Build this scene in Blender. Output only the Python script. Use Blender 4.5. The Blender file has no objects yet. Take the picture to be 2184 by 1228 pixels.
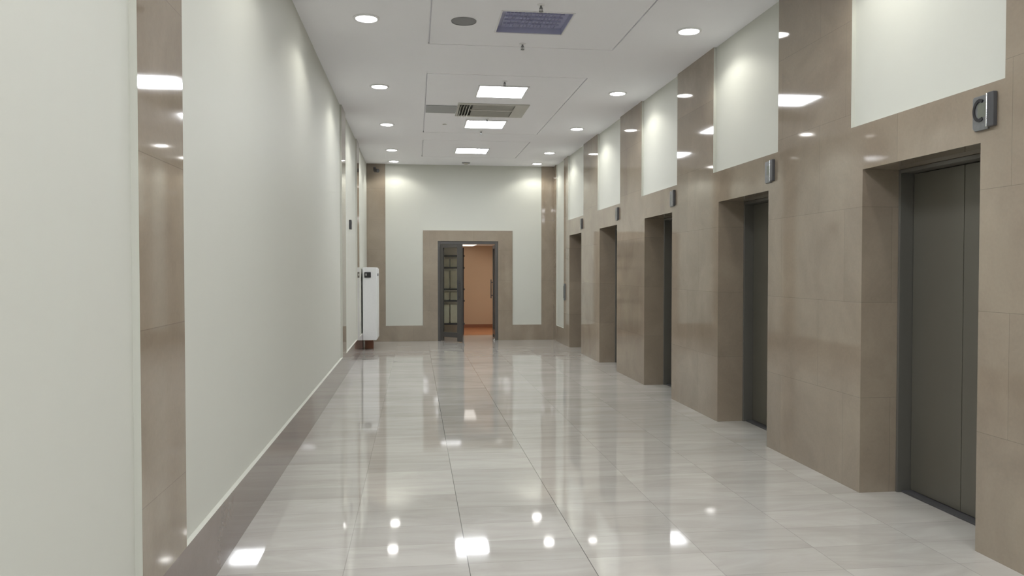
import bpy, bmesh, math, random
from mathutils import Vector, Matrix

scene = bpy.context.scene
COL = scene.collection
random.seed(7)

# ------------------------------------------------------------------ camera
cd = bpy.data.cameras.new('camera')
cam = bpy.data.objects.new('camera', cd)
COL.objects.link(cam)
cd.sensor_width = 36.0
cd.lens = 1650.0 / 2184.0 * 36.0
cd.clip_start = 0.05
cam.location = (0, 0, 1.45)
cam.rotation_euler = (math.radians(90 - 1.32), 0, math.radians(-7.15))
scene.camera = cam

# ------------------------------------------------------------------ world, exposure, lamp strengths
w = bpy.data.worlds.new('world'); scene.world = w; w.use_nodes = True
w.node_tree.nodes['Background'].inputs[0].default_value = (0.8, 0.85, 0.9, 1)
w.node_tree.nodes['Background'].inputs[1].default_value = 0.02
vs = scene.view_settings
vs.view_transform = 'Standard'; vs.look = 'None'; vs.gamma = 1.0; vs.use_curve_mapping = False
vs.exposure = 0.53
DOWN_W = 16.0          # watts of each downlight beam
DOWN_E = 22.0          # lens glow
PANEL_E = 25.0         # fluorescent diffuser glow
WARM_E = 9.0           # added out-of-view lamp lighting the orange wall behind the far door

# ------------------------------------------------------------------ dimensions (metres)
XL, XR, ZC, YE, YB = -0.94, 2.87, 3.60, 15.90, -5.0
PITCH = 2.39
DOORS = [(3.64 + PITCH * k, 4.69 + PITCH * k) for k in range(5)]

# ------------------------------------------------------------------ helpers
def node_mat(name):
    m = bpy.data.materials.new(name); m.use_nodes = True
    nt = m.node_tree; b = nt.nodes['Principled BSDF']
    return m, nt, b

def simple(name, col, rough=0.5, metal=0.0, emis=None, es=0.0, noise=0.04, scale=30, coat=0.0):
    m, nt, b = node_mat(name)
    N = nt.nodes; L = nt.links
    b.inputs['Roughness'].default_value = rough
    b.inputs['Metallic'].default_value = metal
    b.inputs['Coat Weight'].default_value = coat
    b.inputs['Coat Roughness'].default_value = 0.08
    g = N.new('ShaderNodeNewGeometry')
    n = N.new('ShaderNodeTexNoise'); n.inputs['Scale'].default_value = scale; n.inputs['Detail'].default_value = 4
    L.new(g.outputs['Position'], n.inputs['Vector'])
    mr = N.new('ShaderNodeMapRange')
    mr.inputs['To Min'].default_value = 1 - noise; mr.inputs['To Max'].default_value = 1 + noise
    L.new(n.outputs['Fac'], mr.inputs['Value'])
    vm = N.new('ShaderNodeVectorMath'); vm.operation = 'SCALE'
    vm.inputs[0].default_value = col[:3]
    L.new(mr.outputs[0], vm.inputs['Scale'])
    L.new(vm.outputs[0], b.inputs['Base Color'])
    if emis:
        b.inputs['Emission Color'].default_value = (*emis, 1)
        b.inputs['Emission Strength'].default_value = es
    return m

def marble_mat(name, c1, c2, rough=0.05, ior=1.72, line=0.74, slab_w=0.9, slab_h=0.62, tone=0.055):
    """polished limestone: slabs laid on any upright face, faint joints, cloudy veins"""
    m, nt, b = node_mat(name); N = nt.nodes; L = nt.links
    g = N.new('ShaderNodeNewGeometry')
    sp = N.new('ShaderNodeSeparateXYZ'); L.new(g.outputs['Position'], sp.inputs[0])
    ad = N.new('ShaderNodeMath'); ad.operation = 'ADD'
    L.new(sp.outputs[0], ad.inputs[0]); L.new(sp.outputs[1], ad.inputs[1])
    cb = N.new('ShaderNodeCombineXYZ'); L.new(ad.outputs[0], cb.inputs[0]); L.new(sp.outputs[2], cb.inputs[1])
    br = N.new('ShaderNodeTexBrick'); L.new(cb.outputs[0], br.inputs['Vector'])
    br.inputs['Scale'].default_value = 1.0
    br.inputs['Brick Width'].default_value = slab_w; br.inputs['Row Height'].default_value = slab_h
    br.inputs['Mortar Size'].default_value = 0.0016; br.inputs['Mortar Smooth'].default_value = 0.3
    br.offset = 0.37; br.squash = 1.0
    br.inputs['Color1'].default_value = (1 - tone, 1 - tone, 1 - tone, 1)
    br.inputs['Color2'].default_value = (1 + tone, 1 + tone, 1 + tone, 1)
    br.inputs['Mortar'].default_value = (line, line, line, 1)
    n = N.new('ShaderNodeTexNoise'); n.inputs['Scale'].default_value = 1.7; n.inputs['Detail'].default_value = 7
    n.inputs['Roughness'].default_value = 0.62; n.inputs['Distortion'].default_value = 0.6
    L.new(g.outputs['Position'], n.inputs['Vector'])
    cr = N.new('ShaderNodeValToRGB')
    cr.color_ramp.elements[0].position = 0.3; cr.color_ramp.elements[0].color = (*c1, 1)
    cr.color_ramp.elements[1].position = 0.7; cr.color_ramp.elements[1].color = (*c2, 1)
    L.new(n.outputs['Fac'], cr.inputs[0])
    n2 = N.new('ShaderNodeTexNoise'); n2.inputs['Scale'].default_value = 60; n2.inputs['Detail'].default_value = 3
    L.new(g.outputs['Position'], n2.inputs['Vector'])
    mr = N.new('ShaderNodeMapRange'); mr.inputs['To Min'].default_value = 0.94; mr.inputs['To Max'].default_value = 1.06
    L.new(n2.outputs['Fac'], mr.inputs['Value'])
    mx = N.new('ShaderNodeVectorMath'); mx.operation = 'MULTIPLY'
    L.new(cr.outputs[0], mx.inputs[0]); L.new(br.outputs['Color'], mx.inputs[1])
    sc = N.new('ShaderNodeVectorMath'); sc.operation = 'SCALE'
    L.new(mx.outputs[0], sc.inputs[0]); L.new(mr.outputs[0], sc.inputs['Scale'])
    L.new(sc.outputs[0], b.inputs['Base Color'])
    b.inputs['Roughness'].default_value = rough; b.inputs['IOR'].default_value = ior
    return m

def floor_mat(name):
    m, nt, b = node_mat(name); N = nt.nodes; L = nt.links
    def math_(op, a, c=None):
        k = N.new('ShaderNodeMath'); k.operation = op
        for i, v in enumerate((a, c)):
            if v is None: continue
            if isinstance(v, (int, float)): k.inputs[i].default_value = v
            else: L.new(v, k.inputs[i])
        return k.outputs[0]
    g = N.new('ShaderNodeNewGeometry')
    sp = N.new('ShaderNodeSeparateXYZ'); L.new(g.outputs['Position'], sp.inputs[0])
    TX, TY, OX, OY = 0.602, 0.30, 0.258, 0.19
    u = math_('DIVIDE', math_('SUBTRACT', sp.outputs[0], OX), TX)
    v = math_('DIVIDE', math_('SUBTRACT', sp.outputs[1], OY), TY)
    iu = math_('FLOOR', u); iv = math_('FLOOR', v)
    # distance to the nearest joint, metres
    du = math_('MULTIPLY', math_('ABSOLUTE', math_('SUBTRACT', u, math_('ROUND', u))), TX)
    dv = math_('MULTIPLY', math_('ABSOLUTE', math_('SUBTRACT', v, math_('ROUND', v))), TY)
    lu = math_('LESS_THAN', du, 0.0021)
    lv = math_('LESS_THAN', dv, 0.0012)
    cb = N.new('ShaderNodeCombineXYZ'); L.new(iu, cb.inputs[0]); L.new(iv, cb.inputs[1])
    wn = N.new('ShaderNodeTexWhiteNoise'); wn.noise_dimensions = '2D'; L.new(cb.outputs[0], wn.inputs['Vector'])
    # streaky veins running across the lobby
    mp = N.new('ShaderNodeMapping'); mp.inputs['Scale'].default_value = (0.9, 3.6, 1)
    off = N.new('ShaderNodeVectorMath'); off.operation = 'SCALE'; off.inputs['Scale'].default_value = 13.0
    L.new(wn.outputs['Color'], off.inputs[0])
    ad = N.new('ShaderNodeVectorMath'); ad.operation = 'ADD'
    L.new(g.outputs['Position'], ad.inputs[0]); L.new(off.outputs[0], ad.inputs[1])
    L.new(ad.outputs[0], mp.inputs['Vector'])
    n = N.new('ShaderNodeTexNoise'); n.inputs['Scale'].default_value = 1.3; n.inputs['Detail'].default_value = 7
    n.inputs['Distortion'].default_value = 0.9; n.inputs['Roughness'].default_value = 0.6
    L.new(mp.outputs[0], n.inputs['Vector'])
    cr = N.new('ShaderNodeValToRGB')
    cr.color_ramp.elements[0].position = 0.28; cr.color_ramp.elements[0].color = (*FLOOR_C1, 1)
    cr.color_ramp.elements[1].position = 0.62; cr.color_ramp.elements[1].color = (*FLOOR_C2, 1)
    L.new(n.outputs['Fac'], cr.inputs[0])
    mr = N.new('ShaderNodeMapRange'); mr.inputs['To Min'].default_value = 0.94; mr.inputs['To Max'].default_value = 1.06
    L.new(wn.outputs['Value'], mr.inputs['Value'])
    sc = N.new('ShaderNodeVectorMath'); sc.operation = 'SCALE'
    L.new(cr.outputs[0], sc.inputs[0]); L.new(mr.outputs[0], sc.inputs['Scale'])
    m1 = N.new('ShaderNodeMix'); m1.data_type = 'RGBA'; L.new(math_('MULTIPLY', lv, 0.45), m1.inputs['Factor'])
    L.new(sc.outputs[0], m1.inputs['A']); m1.inputs['B'].default_value = (0.16, 0.15, 0.14, 1)
    m2 = N.new('ShaderNodeMix'); m2.data_type = 'RGBA'; 
    dk = math_('MULTIPLY', math_('LESS_THAN', math_('ABSOLUTE', math_('SUBTRACT', u, 0.5)), 0.8), 0.5)   # two joints hold more dirt
    L.new(math_('MULTIPLY', lu, math_('ADD', dk, 0.28)), m2.inputs['Factor'])
    L.new(m1.outputs['Result'], m2.inputs['A']); m2.inputs['B'].default_value = (0.07, 0.07, 0.07, 1)
    L.new(m2.outputs['Result'], b.inputs['Base Color'])
    # every tile lies a hair out of level
    sb = N.new('ShaderNodeVectorMath'); sb.operation = 'SUBTRACT'; L.new(wn.outputs['Color'], sb.inputs[0]); sb.inputs[1].default_value = (.5, .5, .5)
    s2 = N.new('ShaderNodeVectorMath'); s2.operation = 'SCALE'; s2.inputs['Scale'].default_value = 0.0012; L.new(sb.outputs[0], s2.inputs[0])
    a2 = N.new('ShaderNodeVectorMath'); a2.operation = 'ADD'; L.new(g.outputs['Normal'], a2.inputs[0]); L.new(s2.outputs[0], a2.inputs[1])
    nn = N.new('ShaderNodeVectorMath'); nn.operation = 'NORMALIZE'; L.new(a2.outputs[0], nn.inputs[0])
    L.new(nn.outputs[0], b.inputs['Normal'])
    ro = N.new('ShaderNodeMapRange'); ro.inputs['To Min'].default_value = 0.02; ro.inputs['To Max'].default_value = 0.07
    L.new(n.outputs['Fac'], ro.inputs['Value']); L.new(ro.outputs[0], b.inputs['Roughness'])
    b.inputs['IOR'].default_value = 1.70
    return m

FLOOR_C1 = (0.41, 0.39, 0.36); FLOOR_C2 = (0.505, 0.49, 0.46)
M = {}
M['marble'] = marble_mat('beige_marble', (0.250, 0.203, 0.155), (0.320, 0.268, 0.208))
M['base_marble'] = marble_mat('brown_base_marble', (0.190, 0.150, 0.135), (0.225, 0.182, 0.163), slab_w=1.2, slab_h=5)
M['floor'] = floor_mat('pale_floor_marble')
M['paint'] = simple('cream_paint', (0.578, 0.586, 0.535), 0.55, noise=0.008, scale=3)
M['ceiling'] = simple('white_ceiling_paint', (0.91, 0.91, 0.95), 0.8, noise=0.01, scale=4)
M['white'] = simple('white_enamel', (0.78, 0.79, 0.80), 0.35)
M['trimwhite'] = simple('white_lamp_trim', (0.80, 0.80, 0.82), 0.3)
M['steel'] = simple('dark_brushed_steel', (0.145, 0.138, 0.115), 0.32, 0.35, noise=0.03, scale=8)
M['steel2'] = simple('steel_door_frame', (0.19, 0.185, 0.17), 0.28, 0.5, noise=0.03, scale=8)
M['chrome'] = simple('chrome', (0.75, 0.76, 0.78), 0.12, 1.0)
M['plate'] = simple('grey_sign_plate', (0.20, 0.205, 0.21), 0.35, 0.5, noise=0.25, scale=60)
M['display'] = simple('dull_green_grey_display', (0.14, 0.15, 0.12), 0.4)
M['black'] = simple('black_plastic', (0.015, 0.015, 0.017), 0.35)
M['darkgrey'] = simple('dark_grey_plastic', (0.06, 0.06, 0.065), 0.4)
M['alu'] = simple('grey_door_aluminium', (0.100, 0.096, 0.092), 0.35, 0.3)
M['lens'] = simple('lamp_lens', (0.9, 0.9, 0.9), 0.4, emis=(1.0, 0.985, 0.95), es=DOWN_E)
M['diff'] = simple('lamp_diffuser', (0.9, 0.9, 0.9), 0.4, emis=(0.94, 0.965, 1.0), es=PANEL_E)
M['warm'] = simple('warm_fill_diffuser', (0.9, 0.9, 0.9), 0.4, emis=(1.0, 0.93, 0.82), es=WARM_E)
M['louvre'] = simple('dim_louvre_metal', (0.42, 0.43, 0.60), 0.45, 0.0)
M['vent'] = simple('beige_vent_plastic', (0.52, 0.51, 0.47), 0.5)
M['ventdark'] = simple('vent_housing_grey', (0.20, 0.20, 0.19), 0.6)  # plain dark grey of the vent housing
M['greyplate'] = simple('grey_access_plate', (0.36, 0.37, 0.38), 0.5)
M['speaker'] = simple('grey_speaker_mesh', (0.27, 0.27, 0.28), 0.7)
M['orange'] = simple('orange_tan_paint', (0.46, 0.33, 0.225), 0.6, noise=0.03, scale=2)
M['wood'] = simple('orange_brown_floor', (0.38, 0.15, 0.06), 0.25)
M['brown'] = simple('brown_skirting', (0.22, 0.085, 0.04), 0.4)
M['shelf'] = simple('dark_shelf_metal', (0.04, 0.04, 0.045), 0.5)
M['folder'] = simple('cream_boxes', (0.55, 0.54, 0.42), 0.6, noise=0.15, scale=10)
m, nt, b = node_mat('door_glass')
b.inputs['Base Color'].default_value = (0.85, 0.9, 0.88, 1); b.inputs['Roughness'].default_value = 0.02
b.inputs['Transmission Weight'].default_value = 1.0; b.inputs['IOR'].default_value = 1.02
b.inputs['Coat Weight'].default_value = 0.5; b.inputs['Coat Roughness'].default_value = 0.02
M['glass'] = m

def link_bm(name, bm, mat, parent=None, smooth=False, bevel=0.0, seg=2):
    bmesh.ops.remove_doubles(bm, verts=bm.verts, dist=1e-5)
    me = bpy.data.meshes.new(name); bm.to_mesh(me); bm.free()
    o = bpy.data.objects.new(name, me); COL.objects.link(o)
    me.materials.append(M[mat] if isinstance(mat, str) else mat)
    if parent: o.parent = parent
    if smooth:
        for p in me.polygons: p.use_smooth = True
    if bevel:
        md = o.modifiers.new('bevel', 'BEVEL'); md.width = bevel; md.segments = seg; md.limit_method = 'ANGLE'
        md.angle_limit = math.radians(50); md.harden_normals = False
    return o

def box(bm, x0, x1, y0, y1, z0, z1):
    vs_ = [bm.verts.new((x, y, z)) for x in (x0, x1) for y in (y0, y1) for z in (z0, z1)]
    for f in ((0, 1, 3, 2), (4, 6, 7, 5), (0, 4, 5, 1), (2, 3, 7, 6), (0, 2, 6, 4), (1, 5, 7, 3)):
        bm.faces.new([vs_[i] for i in f])
    bmesh.ops.recalc_face_normals(bm, faces=bm.faces)

def ob(name, dims, mat, parent=None, bevel=0.0):
    """one or several boxes as one mesh"""
    bm = bmesh.new()
    if not isinstance(dims[0], (tuple, list)): dims = [dims]
    for d in dims: 
        vs_ = [bm.verts.new((x, y, z)) for x in d[0:2] for y in d[2:4] for z in d[4:6]]
        fs = [bm.faces.new([vs_[i] for i in f]) for f in ((0, 1, 3, 2), (4, 6, 7, 5), (0, 4, 5, 1), (2, 3, 7, 6), (0, 2, 6, 4), (1, 5, 7, 3))]
        bmesh.ops.recalc_face_normals(bm, faces=fs)
    me = bpy.data.meshes.new(name); bm.to_mesh(me); bm.free()
    o = bpy.data.objects.new(name, me); COL.objects.link(o); me.materials.append(M[mat])
    if parent: o.parent = parent
    if bevel:
        md = o.modifiers.new('bevel', 'BEVEL'); md.width = bevel; md.segments = 2; md.limit_method = 'ANGLE'
    return o

def lathe(name, prof, mat, parent=None, n=40, axis='z', smooth=True):
    """revolve (r, h) pairs about the local z axis"""
    bm = bmesh.new(); rings = []
    for r, h in prof:
        if r < 1e-6: rings.append([bm.verts.new((0, 0, h))])
        else: rings.append([bm.verts.new((r * math.cos(2 * math.pi * i / n), r * math.sin(2 * math.pi * i / n), h)) for i in range(n)])
    for a, c in zip(rings, rings[1:]):
        for i in range(n):
            j = (i + 1) % n
            if len(a) == 1: bm.faces.new((a[0], c[j], c[i]))
            elif len(c) == 1: bm.faces.new((a[i], a[j], c[0]))
            else: bm.faces.new((a[i], a[j], c[j], c[i]))
    bmesh.ops.recalc_face_normals(bm, faces=bm.faces)
    me = bpy.data.meshes.new(name); bm.to_mesh(me); bm.free()
    for p in me.polygons: p.use_smooth = smooth
    o = bpy.data.objects.new(name, me); COL.objects.link(o); me.materials.append(M[mat])
    if smooth:
        md = o.modifiers.new('split', 'EDGE_SPLIT'); md.split_angle = math.radians(35)
    if parent: o.parent = parent
    return o

def thing(name, label, cat, loc=(0, 0, 0), group=None, kind=None):
    o = bpy.data.objects.new(name, None); COL.objects.link(o); o.location = loc
    o.empty_display_size = 0.1
    return tag(o, label, cat, group, kind)

def tag(o, label, cat, group=None, kind=None):
    o['label'] = label; o['category'] = cat
    if group: o['group'] = group
    if kind: o['kind'] = kind
    return o

def dup(root, loc, label):
    def cp(o, par):
        c = o.copy(); COL.objects.link(c)
        if par: c.parent = par
        for ch in [x for x in KIDS.get(o.name, [])]: cp(ch, c)
        return c
    KIDS = {}
    for x in list(bpy.data.objects):
        if x.parent: KIDS.setdefault(x.parent.name, []).append(x)
    r = cp(root, None); r.location = loc; r['label'] = label
    return r

def relief(breaks_u, breaks_v, cell, place, names):
    """A wall or ceiling as a relief: cell(u, v) -> (key, depth) or None (open) or (key, depth, False) for an open-backed niche.
    place(u, v, d) -> xyz.  names: key -> (object name, material, parent key, label, category)"""
    bms = {}
    U, V = sorted(set(round(u, 4) for u in breaks_u)), sorted(set(round(v, 4) for v in breaks_v))
    C = {}
    for i in range(len(U) - 1):
        for j in range(len(V) - 1):
            C[i, j] = cell((U[i] + U[i + 1]) / 2, (V[j] + V[j + 1]) / 2)
    def quad(key, pts):
        bm = bms.setdefault(key, bmesh.new())
        bm.faces.new([bm.verts.new(p) for p in pts])
    for (i, j), c in C.items():
        if c is None: continue
        d = c[1]
        if len(c) < 3:
            quad(c[0], [place(U[i], V[j], d), place(U[i + 1], V[j], d), place(U[i + 1], V[j + 1], d), place(U[i], V[j + 1], d)])
        for di, dj in ((1, 0), (0, 1)):
            e = C.get((i + di, j + dj))
            if e is None or abs(e[1] - d) < 1e-6: continue
            key = c[0] if d > e[1] else e[0]
            if di: q = [(U[i + 1], V[j]), (U[i + 1], V[j + 1])]
            else: q = [(U[i], V[j + 1]), (U[i + 1], V[j + 1])]
            quad(key, [place(*q[0], d), place(*q[1], d), place(*q[1], e[1]), place(*q[0], e[1])])
    out = {}
    for key, bm in bms.items():
        bmesh.ops.remove_doubles(bm, verts=bm.verts, dist=1e-5)
        bmesh.ops.recalc_face_normals(bm, faces=bm.faces)
        nm, mat, par = names(key)
        out[key] = link_bm(nm, bm, mat)
        out[key]['_p'] = par or ''
    for key, o in out.items():
        par = o['_p']; del o['_p']
        if par: o.parent = out[par]
        else: o['kind'] = 'structure'
    return out

def set_struct(o, label, cat):
    o['kind'] = 'structure'; o['label'] = label; o['category'] = cat

# ------------------------------------------------------------------ floor
bm = bmesh.new(); box(bm, XL - .1, XR + .5, YB, 17.2, -0.05, 0.0)
o = link_bm('floor', bm, 'floor'); set_struct(o, 'polished pale marble tile floor of the elevator lobby', 'floor')

# ------------------------------------------------------------------ ceiling
REG = [(3.8, 7.45), (8.55, 12.2), (12.9, 14.8)]
RX0, RX1 = 0.13, 1.93
GR = 0.014
PANX = (0.73, 1.33)
UNLIT = (6.42, 7.00)
CASS = (0.56, 1.49, 10.0, 10.82)
def ceil_cell(x, y):
    if PANX[0] < x < PANX[1] and UNLIT[0] < y < UNLIT[1]: return None
    if CASS[0] + .02 < x < CASS[1] - .02 and CASS[2] + .02 < y < CASS[3] - .02: return None
    for a, b_ in REG:
        if RX0 < x < RX1 and a < y < b_:
            if RX0 + GR < x < RX1 - GR and a + GR < y < b_ - GR: return ('c', 0.0)
            return ('c', 0.02)
    return ('c', 0.0)
bx = [XL - .1, XR + .1, RX0, RX0 + GR, RX1 - GR, RX1, *PANX, CASS[0] + .02, CASS[1] - .02]
by = [YB, YE + .1, *UNLIT, CASS[2] + .02, CASS[3] - .02]
for a, b_ in REG: by += [a, a + GR, b_ - GR, b_]
cl = relief(bx, by, ceil_cell, lambda u, v, d: (u, v, ZC + d), lambda k: ('ceiling', 'ceiling', None))
set_struct(cl['c'], 'flat white plasterboard ceiling with thin joints and recessed lamps', 'ceiling')

# ------------------------------------------------------------------ left wall
PILL = [(2.80, 3.32), (10.30, 10.85), (12.97, 13.45)]
PD = 0.025
def left_cell(y, z):
    if z < 0.305: return ('b', 0.0)
    for a, b_ in PILL:
        if a < y < b_: return ('m', 0.0)
    k = sum(1 for a, b_ in PILL if y > a)
    return ('p%d' % k, PD)
by = [YB, YE]
for p in PILL: by += p
lw = relief(by, [0, 0.305, ZC], left_cell, lambda u, v, d: (XL - d, u, v),
            lambda k: ('baseboard_left', 'base_marble', None) if k == 'b' else ('wall_left', 'marble', None) if k == 'm' else ('plaster_panel', 'paint', 'm'))
set_struct(lw['m'], 'left lobby wall of long cream panels between narrow polished marble strips', 'wall')
set_struct(lw['b'], 'brown polished marble skirting along the left wall', 'baseboard')

# ------------------------------------------------------------------ right wall with the elevator niches
NICHE = 0.43
def right_cell(y, z):
    for k, (a, b_) in enumerate(DOORS):
        if a < y < b_ and z < 2.10: return ('m', NICHE)
    for k in range(-3, 5):
        a, b_ = 3.48 + PITCH * k, 4.83 + PITCH * k
        if a < y < b_ and z > 2.39: return ('p%d' % k, PD)
    if 14.80 < y < 15.60 and z > 0.32: return ('p9', PD)
    return ('m', 0.0)
by = [YB, YE, 14.8, 15.6]
for a, b_ in DOORS: by += [a, b_]
for k in range(-3, 5): by += [3.48 + PITCH * k, 4.83 + PITCH * k]
rw = relief(by, [0, 0.32, 2.10, 2.39, ZC], right_cell, lambda u, v, d: (XR + d, u, v),
            lambda k: ('wall_right', 'marble', None) if k == 'm' else ('plaster_panel', 'paint', 'm'))
set_struct(rw['m'], 'right lobby wall of beige polished marble with five elevator niches and cream panels above', 'wall')

# ------------------------------------------------------------------ far wall
DX0, DX1, DZ = 0.465, 1.705, 2.045
def end_cell(x, z):
    if DX0 < x < DX1 and z < DZ: return ('t', 0.22, False)
    if 0.164 < x < 2.005 and z < 2.262: return ('t', 0.0)
    if x < -0.59 or x > 2.61: return ('m', 0.0)
    if z < 0.32: return ('b', 0.0)
    return ('p', PD)
ew = relief([XL - .03, -0.59, 0.164, DX0, DX1, 2.005, 2.61, XR + .03], [0, 0.32, DZ, 2.262, ZC], end_cell,
            lambda u, v, d: (u, YE + d, v),
            lambda k: {'m': ('wall_end', 'marble', None), 'b': ('baseboard_end', 'marble', None), 't': ('trim_1', 'marble', None)}.get(k, ('plaster_panel', 'paint', 'm')))
set_struct(ew['m'], 'far end wall with cream panel between two marble pilasters', 'wall')
set_struct(ew['b'], 'brown marble skirting either side of the far doorway', 'baseboard')
set_struct(ew['t'], 'beige marble surround framing the open doorway at the far end', 'doorway trim')

# wall closing the lobby behind the viewer
o = ob('wall_near', (XL - .1, XR + .1, YB - .1, YB, 0, ZC), 'paint'); set_struct(o, 'plain cream wall closing the lobby behind the viewer', 'wall')

# ------------------------------------------------------------------ elevator doors
LAB = ['dark steel elevator doors closest to the viewer, below the sign with a black C',
       'second dark steel elevator doors, one niche past the doors under the C sign',
       'third dark steel elevator doors along the right wall, in the middle niche',
       'fourth steel elevator doors, mostly hidden by a pale jamb, next to last niche',
       'last steel elevator doors on the right wall, closest to the far end wall']
for k, (a, b_) in enumerate(DOORS):
    t = thing('door_%d' % (k + 1), LAB[k], 'elevator door', (XR + .33, (a + b_) / 2, 0), 'elevator doors along the right wall', 'structure')
    hw = (b_ - a) / 2; x0 = -.08
    # everything local: x 0 is the face of the door leaves
    ob('door_frame', [(x0, .09, hw - .022, hw - .001, .0, 2.099), (x0, .09, -hw + .001, -hw + .022, .0, 2.099), (x0, .09, -hw + .022, hw - .022, 2.075, 2.099)], 'steel2', t, .002)
    seam = 0.035
    ob('door_leaf', (0.012, .04, seam + .002, hw - .024, .016, 2.072), 'steel', t, .003)
    ob('door_leaf', (0.012, .04, -hw + .024, seam - .002, .016, 2.072), 'steel', t, .003)
    ob('threshold', (-.05, .06, -hw + .024, hw - .024, .0005, .014), 'darkgrey', t, .002)

# ------------------------------------------------------------------ signs over the elevators
def curve_letter_c(parent):
    """black letter C as a solid bent bar, in the sign's local y-z plane facing -x"""
    bm = bmesh.new(); n = 22; prev = None
    for i in range(n + 1):
        a = math.radians(58 + (302 - 58) * i / n)
        ring = []
        for r in (1.0, 0.72):
            for x in (-.0195, -.0145):
                # +y runs to the viewer's left, so the opening faces -y
                ring.append(bm.verts.new((x, .026 - .046 * r * math.cos(a), .012 + .058 * r * math.sin(a))))
        if prev:
            for p, q in ((0, 1), (1, 3), (3, 2), (2, 0)): bm.faces.new((prev[p], prev[q], ring[q], ring[p]))
        else: bm.faces.new([ring[i] for i in (0, 1, 3, 2)])
        prev = ring
    bm.faces.new([prev[i] for i in (0, 2, 3, 1)])
    bmesh.ops.recalc_face_normals(bm, faces=bm.faces)
    return link_bm('letter', bm, 'black', parent)
SL = ['small grey metal sign with a black letter C over the closest elevator',
      'small grey metal sign above the second elevator, just past the C sign',
      'small dark sign above the third elevator niche, at its near top corner',
      'small grey sign above the fourth elevator niche, beside its near corner',
      'smallest grey sign, above the last elevator niche by the end wall']
for k in range(5):
    yc = 3.605 + PITCH * k
    t = thing('elevator_sign', SL[k], 'sign', (XR, yc, 2.25), 'elevator signs on the lintels')
    # plate with clipped lower far corner
    bm = bmesh.new()
    prof = [(-.028, -.090), (.062, -.090), (.078, -.074), (.078, .078), (.070, .086), (-.028, .086)]
    f0 = [bm.verts.new((-.0005, y, z)) for y, z in prof]; f1 = [bm.verts.new((-.0145, y, z)) for y, z in prof]
    bm.faces.new(f0); bm.faces.new(f1)
    for i in range(len(prof)):
        j = (i + 1) % len(prof); bm.faces.new((f0[i], f0[j], f1[j], f1[i]))
    bmesh.ops.recalc_face_normals(bm, faces=bm.faces)
    link_bm('plate', bm, 'plate', t, bevel=.003)
    ob('side_case', (-.026, -.0005, -.078, -.036, -.082, .090), 'darkgrey', t, .004)
    ob('chrome_edge', (-.028, -.0005, -.036, -.028, -.082, .088), 'chrome', t, .003)
    if k == 0:
        curve_letter_c(t)
    ob('display', (-.0155, -.0140, -.014, .040, -.025, .048), 'display', t)

# ------------------------------------------------------------------ call panel, sensor, camera
t = thing('call_panel', 'slim dark call button panel on marble past the last elevator', 'call panel', (XR, 14.66, 1.03))
ob('faceplate', (-.025, -.0005, -.045, .045, -.16, .16), 'plate', t, .004)
ob('button_strip', (-.030, -.0255, -.025, .025, -.12, .12), 'darkgrey', t, .002)
t = thing('wall_sensor', 'small black wall sensor high on the left cream panel', 'sensor', (XL - PD, 11.72, 2.125))
ob('housing', (.0005, .035, -.05, .05, -.07, .07), 'darkgrey', t, .006)
ob('lens', (.0355, .038, -.02, .02, .005, .045), 'black', t, .001)
t = thing('security_camera', 'small dark security camera high on the far left pilaster', 'camera', (-0.79, YE, 3.46))
ob('mount', (-.02, .02, -.05, -.0005, .02, .06), 'darkgrey', t, .004)
lathe('camera_body', [(0, -.16), (.028, -.16), (.036, -.15), (.036, 0), (.03, .01), (0, .01)], 'darkgrey', t, 24)
t.children[-1].rotation_euler = (math.radians(-72), 0, math.radians(20)); t.children[-1].location = (0, -.06, .0)
for c in t.children:
    if c.name.startswith('camera_body'):
        c.rotation_euler = (math.radians(-80), 0, math.radians(25)); c.location = (0.0, -.05, .0)

# ------------------------------------------------------------------ white cabinet on the left
t = thing('wall_cabinet', 'tall narrow white metal cabinet raised on a foot in the far left corner', 'cabinet', (XL, 14.2, 0))
ob('body', (.001, .245, .0, .72, .18, 1.50), 'white', t, .006)
ob('door', (.2455, .262, .02, .70, .20, 1.48), 'white', t, .003)
hd = ob('handle', (.035, .150, -.028, -.0005, 1.315, 1.415), 'black', t, .008)
ob('keyhole', (.055, .075, -.034, -.0285, 1.35, 1.39), 'chrome', hd, .002)
ob('lock', (.2625, .275, .10, .16, 1.34, 1.39), 'black', t, .003)
ob('foot', (.02, .17, .30, .52, .0005, .18), 'brown', t, .003)

# ------------------------------------------------------------------ downlights
def spot(parent, z=-.03):
    ld = bpy.data.lights.new('beam', 'SPOT'); ld.energy = DOWN_W; ld.spot_size = math.radians(142); ld.spot_blend = 0.38
    ld.shadow_soft_size = 0.07; ld.color = (1.0, 0.985, 0.90)
    lo = bpy.data.objects.new('beam', ld); COL.objects.link(lo); lo.parent = parent; lo.location = (0, 0, z)
def make_downlight(label, loc):
    t = thing('downlight', label, 'ceiling light', loc, 'round recessed downlights')
    lathe('trim_ring', [(.088, -.006), (.092, -.012), (.104, -.012), (.112, -.006), (.113, -.0005), (.088, -.0005)], 'trimwhite', t, 48)
    lathe('lens', [(0, -.0075), (.05, -.0075), (.0875, -.0050), (.0875, -.001), (0, -.001)], 'lens', t, 48)
    spot(t)
    return t
YD = [6.75, 9.22, 11.60, 14.03, 15.48]
LX, RXX = -0.405, 2.45
nm = ['largest round downlight by the left wall, closest to the viewer', 'second round downlight from the viewer in the left row',
      'middle round downlight of the left row', 'fourth round downlight of the left row, before the last',
      'last round downlight of the left row, touching the far wall in view']
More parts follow.
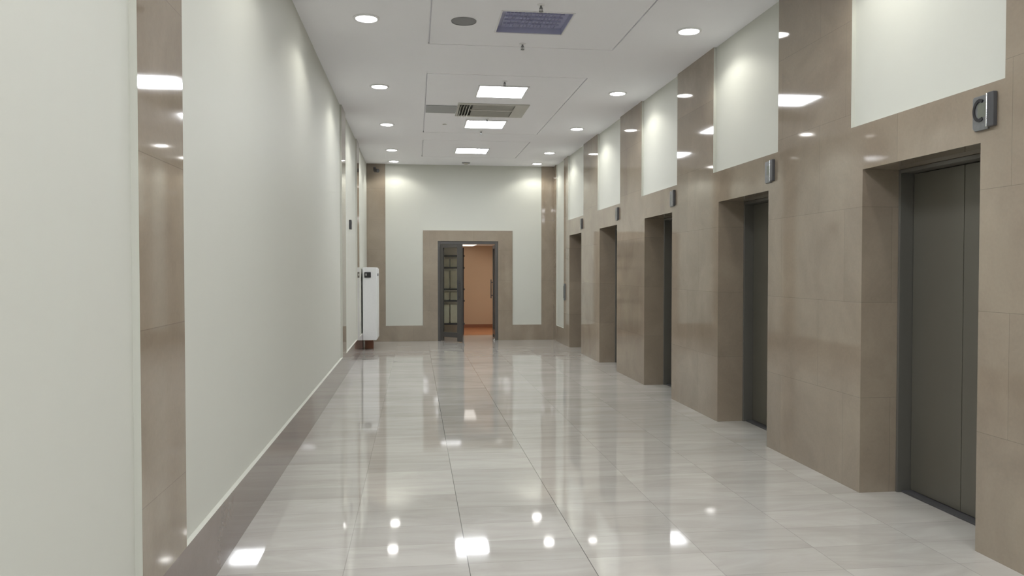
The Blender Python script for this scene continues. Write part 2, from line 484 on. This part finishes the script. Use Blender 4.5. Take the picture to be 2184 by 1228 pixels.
nr = ['largest round downlight by the right wall, above the second elevator', 'second round downlight in the right row, near the third elevator',
      'middle round downlight of the right row, near the fourth elevator', 'fourth round downlight of the right row, near the last elevator',
      'last round downlight of the right row, just before the far wall']
d0 = make_downlight(nm[0], (LX, YD[0], ZC))
for i in range(1, 5): dup(d0, (LX, YD[i], ZC), nm[i])
for i in range(5): dup(d0, (RXX, YD[i], ZC), nr[i])
nb = ['above the closest elevator', 'beside the viewer', 'behind the viewer', 'far behind the viewer']
for i, y in enumerate((4.33, 1.92, -0.5, -2.9)):
    dup(d0, (LX, y, ZC), 'round downlight of the left row overhead, ' + nb[i] + ', out of frame')
    dup(d0, (RXX, y, ZC), 'round downlight of the right row overhead, ' + nb[i] + ', out of frame')

# ------------------------------------------------------------------ square lamps
def make_panel(label, loc):
    t = thing('panel_light', label, 'ceiling light', loc, 'square fluorescent ceiling lamps')
    h = .30; g = .022
    ob('frame', [(-h, h, -h, -h + g, -.012, -.0005), (-h, h, h - g, h, -.012, -.0005), (-h, -h + g, -h + g, h - g, -.012, -.0005), (h - g, h, -h + g, h - g, -.012, -.0005)], 'trimwhite', t, .002)
    ob('diffuser', (-h + g + .001, h - g - .001, -h + g + .001, h - g - .001, -.009, -.001), 'diff', t)
    return t
p0 = make_panel('closest lit square ceiling lamp, in front of the air vent', (1.04, 9.31, ZC))
dup(p0, (1.03, 11.40, ZC), 'middle lit square ceiling lamp, just past the air vent')
dup(p0, (1.02, 13.95, ZC), 'farthest lit square ceiling lamp, closest to the end wall')
for y, s in ((4.25, 'over the closest elevator'), (1.8, 'just behind the viewer'), (-0.9, 'further behind the viewer'), (-3.3, 'by the rear wall')):
    if y > 1: dup(p0, (1.03, y, ZC), 'added square fill lamp ' + s + ', out of frame'); continue
    dup(p0, (.25, y, ZC), 'added square fill lamp ' + s + ', out of frame, left one of a pair')  # rear pairs are unseen lamps added to brighten the near walls
    dup(p0, (1.75, y, ZC), 'added square fill lamp ' + s + ', out of frame, right one of a pair')
# the unlit one, recessed
t = thing('panel_light', 'unlit square ceiling lamp with bluish grey louvre, the only dark one', 'ceiling light', ((PANX[0] + PANX[1]) / 2, (UNLIT[0] + UNLIT[1]) / 2, ZC), 'square fluorescent ceiling lamps')
hx, hy = (PANX[1] - PANX[0]) / 2, (UNLIT[1] - UNLIT[0]) / 2
ob('housing', [(-hx, -hx + .004, -hy, hy, 0, .05), (hx - .004, hx, -hy, hy, 0, .05), (-hx, hx, -hy, -hy + .004, 0, .05), (-hx, hx, hy - .004, hy, 0, .05), (-hx, hx, -hy, hy, .05, .055)], 'louvre', t)
ob('frame', [(-hx - .012, hx + .012, -hy - .012, -hy, -.006, -.0005), (-hx - .012, hx + .012, hy, hy + .012, -.006, -.0005), (-hx - .012, -hx, -hy, hy, -.006, -.0005), (hx, hx + .012, -hy, hy, -.006, -.0005)], 'trimwhite', t)
blades = []
for i in range(1, 16): 
    x = -hx + .05 + (2 * hx - .1) * i / 16
    blades.append((x - .001, x + .001, -hy + .05, hy - .05, .028, .042))
for i in range(1, 5):
    y = -hy + .05 + (2 * hy - .1) * i / 5
    blades.append((-hx + .05, hx - .05, y - .0015, y + .0015, .028, .042))
ob('louvre', blades, 'louvre', t)
ob('reflector', [(-hx + .045, hx - .045, -hy + .045, hy - .045, .043, .048)], 'louvre', t)

# ------------------------------------------------------------------ air conditioning cassette
x0, x1, y0, y1 = CASS
t = thing('air_vent', 'beige ceiling air conditioner vent between two lit square lamps', 'air vent', ((x0 + x1) / 2, (y0 + y1) / 2, ZC))
cx, cy = t.location[0], t.location[1]
def lb(a, b_, c, d, e, f): return (a - cx, b_ - cx, c - cy, d - cy, e, f)
ob('housing', [lb(x0 + .021, x1 - .021, y0 + .021, y1 - .021, .10, .105), lb(x0 + .018, x0 + .022, y0 + .02, y1 - .02, .0, .10), lb(x1 - .022, x1 - .018, y0 + .02, y1 - .02, .0, .10),
               lb(x0 + .02, x1 - .02, y0 + .018, y0 + .022, .0, .10), lb(x0 + .02, x1 - .02, y1 - .022, y1 - .018, .0, .10)], 'ventdark', t)
ob('frame', [lb(x0, x1, y0, y0 + .06, -.014, -.0005), lb(x0, x1, y1 - .05, y1, -.014, -.0005), lb(1.31, x1, y0 + .06, y1 - .05, -.014, -.0005), lb(x0, x0 + .03, y0 + .06, y1 - .05, -.014, -.0005),
             lb(.74, 1.31, 10.36, 10.40, -.014, .0)], 'vent', t, .002)
gr = [lb(.76, 1.30, y, y + .012, -.008, .004) for y in [10.07 + .036 * i for i in range(20)] if not 10.34 < y < 10.40]
ob('grille', gr, 'vent', t)
for i in range(4):
    bmv = ob('louvre_blade', (-.0025, .0025, -.33, .33, -.045, .03), 'vent', t, .001)
    bmv.location = (.615 + .037 * i - cx, 10.42 - cy, .0); bmv.rotation_euler = (0, math.radians(28), 0)
o = ob('access_plate', (.15, .553, 10.18, 10.66, ZC - .006, ZC - .0005), 'greyplate', None, .002)
tag(o, 'flat grey access plate on the ceiling left of the air vent', 'access panel')

# ------------------------------------------------------------------ speaker, detectors, sprinklers
t = thing('ceiling_speaker', 'round grey ceiling speaker left of the unlit square lamp', 'speaker', (.425, 6.73, ZC))
lathe('rim', [(.098, -.0005), (.110, -.0005), (.108, -.008), (.100, -.009), (.098, -.006)], 'speaker', t, 48)
lathe('grille', [(0, -.009), (.06, -.008), (.098, -.005), (.098, -.001), (0, -.001)], 'speaker', t, 48)
t = thing('smoke_detector', 'round low detector disc on the ceiling beside the end wall', 'smoke detector', (1.02, 15.52, ZC))
lathe('base', [(0, -.0005), (.085, -.0005), (.085, -.012), (.075, -.016), (0, -.016)], 'speaker', t, 36)
lathe('sensor_dome', [(.05, -.016), (.048, -.028), (.03, -.038), (0, -.040)], 'vent', t, 36)
def make_sprinkler(label, loc):
    t = thing('sprinkler', label, 'sprinkler', loc, 'sprinkler heads along the ceiling centre')
    lathe('escutcheon', [(0, -.0005), (.032, -.0005), (.030, -.006), (.012, -.010), (0, -.010)], 'trimwhite', t, 28)
    lathe('stem', [(.009, -.008), (.009, -.024), (.013, -.026), (.013, -.032), (.004, -.034), (.0035, -.052), (0, -.052)], 'plate', t, 16)
    ob('yoke', [(-.014, -.010, -.003, .003, -.052, -.026), (.010, .014, -.003, .003, -.052, -.026), (-.014, .014, -.003, .003, -.055, -.051)], 'plate', t)
    lathe('deflector', [(0, -.056), (.018, -.056), (.018, -.0585), (0, -.0585)], 'plate', t, 20)
    return t
s0 = make_sprinkler('largest sprinkler head, hanging just before the unlit lamp', (1.02, 6.24, ZC))
for y, l in ((7.33, 'small sprinkler head just past the unlit square lamp'), (8.80, 'sprinkler head just before the closest lit square lamp'),
             (11.97, 'sprinkler head just past the middle lit square lamp'), (11.0, 'sprinkler head at the near edge of the middle lit lamp')):
    dup(s0, (1.02, y, ZC), l)
t = thing('blanking_cap', 'tiny faint white ceiling cap left of the middle square lamp', 'ceiling cap', (.44, 11.5, ZC))
lathe('cap', [(0, -.0005), (.022, -.0005), (.020, -.010), (.012, -.014), (0, -.014)], 'trimwhite', t, 24)
lathe('rim', [(.022, -.0005), (.030, -.0005), (.030, -.004), (.022, -.006)], 'vent', t, 24)

# ------------------------------------------------------------------ far door
t = thing('door_6', 'open grey aluminium double door with glass leaf at the end wall', 'door', (DX0, YE, 0), None, 'structure')
W_ = DX1 - DX0
ob('door_frame', [(.001, .058, .02, .10, .0, DZ - .001), (W_ - .058, W_ - .001, .02, .10, .0, DZ - .001), (.058, W_ - .058, .02, .10, DZ - .06, DZ - .001)], 'alu', t, .003)
def make_leaf(name, s=1):
    lf = bpy.data.objects.new(name, None); COL.objects.link(lf); lf.parent = t
    w_ = .565 * s; h = DZ - .07
    def q(a, c, y0, y1, z0, z1): return (min(a, c), max(a, c), y0, y1, z0, z1)
    ob('leaf_frame', [q(0, .07 * s, -.022, .022, .012, h), q(w_ - .11 * s, w_, -.022, .022, .012, h), q(.07 * s, w_ - .11 * s, -.022, .022, .09, .19), q(.07 * s, w_ - .11 * s, -.022, .022, h - .07, h)], 'alu', lf, .003)
    ob('pane', q(.071 * s, w_ - .111 * s, -.004, .004, .191, h - .071), 'glass', lf)
    ob('handle', [q(w_ - .07 * s, w_ - .05 * s, -.07, -.050, .85, 1.25), q(w_ - .07 * s, w_ - .05 * s, -.05, -.022, .90, .92), q(w_ - .07 * s, w_ - .05 * s, -.05, -.022, 1.18, 1.20)], 'darkgrey', lf, .003)
    return lf
lf = make_leaf('door_leaf'); lf.location = (.064, .0, 0); lf.rotation_euler = (0, 0, math.radians(-44))
lf = make_leaf('door_leaf', -1); lf.location = (W_ - .034, .125, 0); lf.rotation_euler = (0, 0, math.radians(-91))
ob('door_stop', (W_ - .10, W_ - .065, -.04, .0, .0005, .035), 'chrome', t, .006)

# ------------------------------------------------------------------ room behind the far door
VY0, VY1, VX0, VX1, VZ = YE + .02, 19.5, -0.2, 2.5, 2.06
o = ob('floor', (VX0, VX1, 17.2, VY1, -.05, 0.0), 'wood'); set_struct(o, 'orange brown floor of the room behind the far door', 'floor')
o = ob('wall_back', (VX0, VX1, VY1, VY1 + .1, 0, VZ), 'orange'); set_struct(o, 'orange tan wall of the room behind the far door', 'wall')
o = ob('baseboard_back', (1.04, VX1, VY1 - .015, VY1 - .0005, .0, .085), 'brown'); set_struct(o, 'brown skirting under the orange tan wall', 'baseboard')
o = ob('wall_side', [(VX0 - .1, VX0, YE + .22, VY1, 0, VZ), (VX1, VX1 + .1, YE + .22, VY1, 0, VZ)], 'orange'); set_struct(o, 'side walls of the room behind the far door', 'wall')
o = ob('wall_partition', (VX0, 1.02, 17.9, VY1, 0, VZ), 'paint'); set_struct(o, 'pale partition behind the storage rack', 'wall')
o = ob('ceiling', (VX0 - .1, VX1 + .1, YE + .22, VY1 + .1, VZ, VZ + .05), 'ceiling'); set_struct(o, 'low ceiling of the room behind the far door', 'ceiling')
M['dim'] = simple('dim_lamp_diffuser', (0.8, 0.8, 0.8), 0.5, emis=(1.0, 0.96, 0.9), es=0.7)
for nm_, lx, ly, mt in (('dim ceiling lamp at the top of the far doorway, against the orange wall', 1.17, 18.7, 'dim'), ('added bright fill lamp of the room behind the far door, hidden by the wall', 2.185, 17.6, 'warm')):  # the second lamp is added out of view to light the orange wall
    t = thing('panel_light', nm_, 'ceiling light', (lx, ly, VZ))
    ob('frame', (-.30, .30, -.62, .62, -.012, -.0005), 'trimwhite', t, .002)
    ob('diffuser', (-.27, .27, -.59, .59, -.016, -.0125), mt, t)
t = thing('storage_rack', 'dark open shelving rack seen through the glass door leaf', 'rack', (.82, 17.6, 0))
for sx in (-.34, .26):
    for sy in (-.18, .18): ob('upright', (sx - .012, sx + .012, sy - .012, sy + .012, .0005, 1.95), 'shelf', t)
for z in (.24, .76, 1.02, 1.50, 1.77): ob('shelf', (-.36, .29, -.20, .20, z - .018, z + .018), 'shelf', t)
i = 0
FL = {.259: ('bottom', 1), .779: ('second', 2), 1.039: ('middle', 3), 1.519: ('fourth', 4)}
for z, hh in ((.259, .42), (.779, .18), (1.039, .40), (1.519, .18)):
    for j in range(2):
        b1 = ob('storage_box', (.82 - .30 + j * .27, .82 - .30 + j * .27 + .24, 17.43, 17.72, z, z + hh), 'folder', None, .004)
        tag(b1, 'cream storage box on the %s shelf of the rack, %s' % (FL[z][0], ('hinge side', 'doorway side')[j]), 'box', 'storage boxes on the rack')
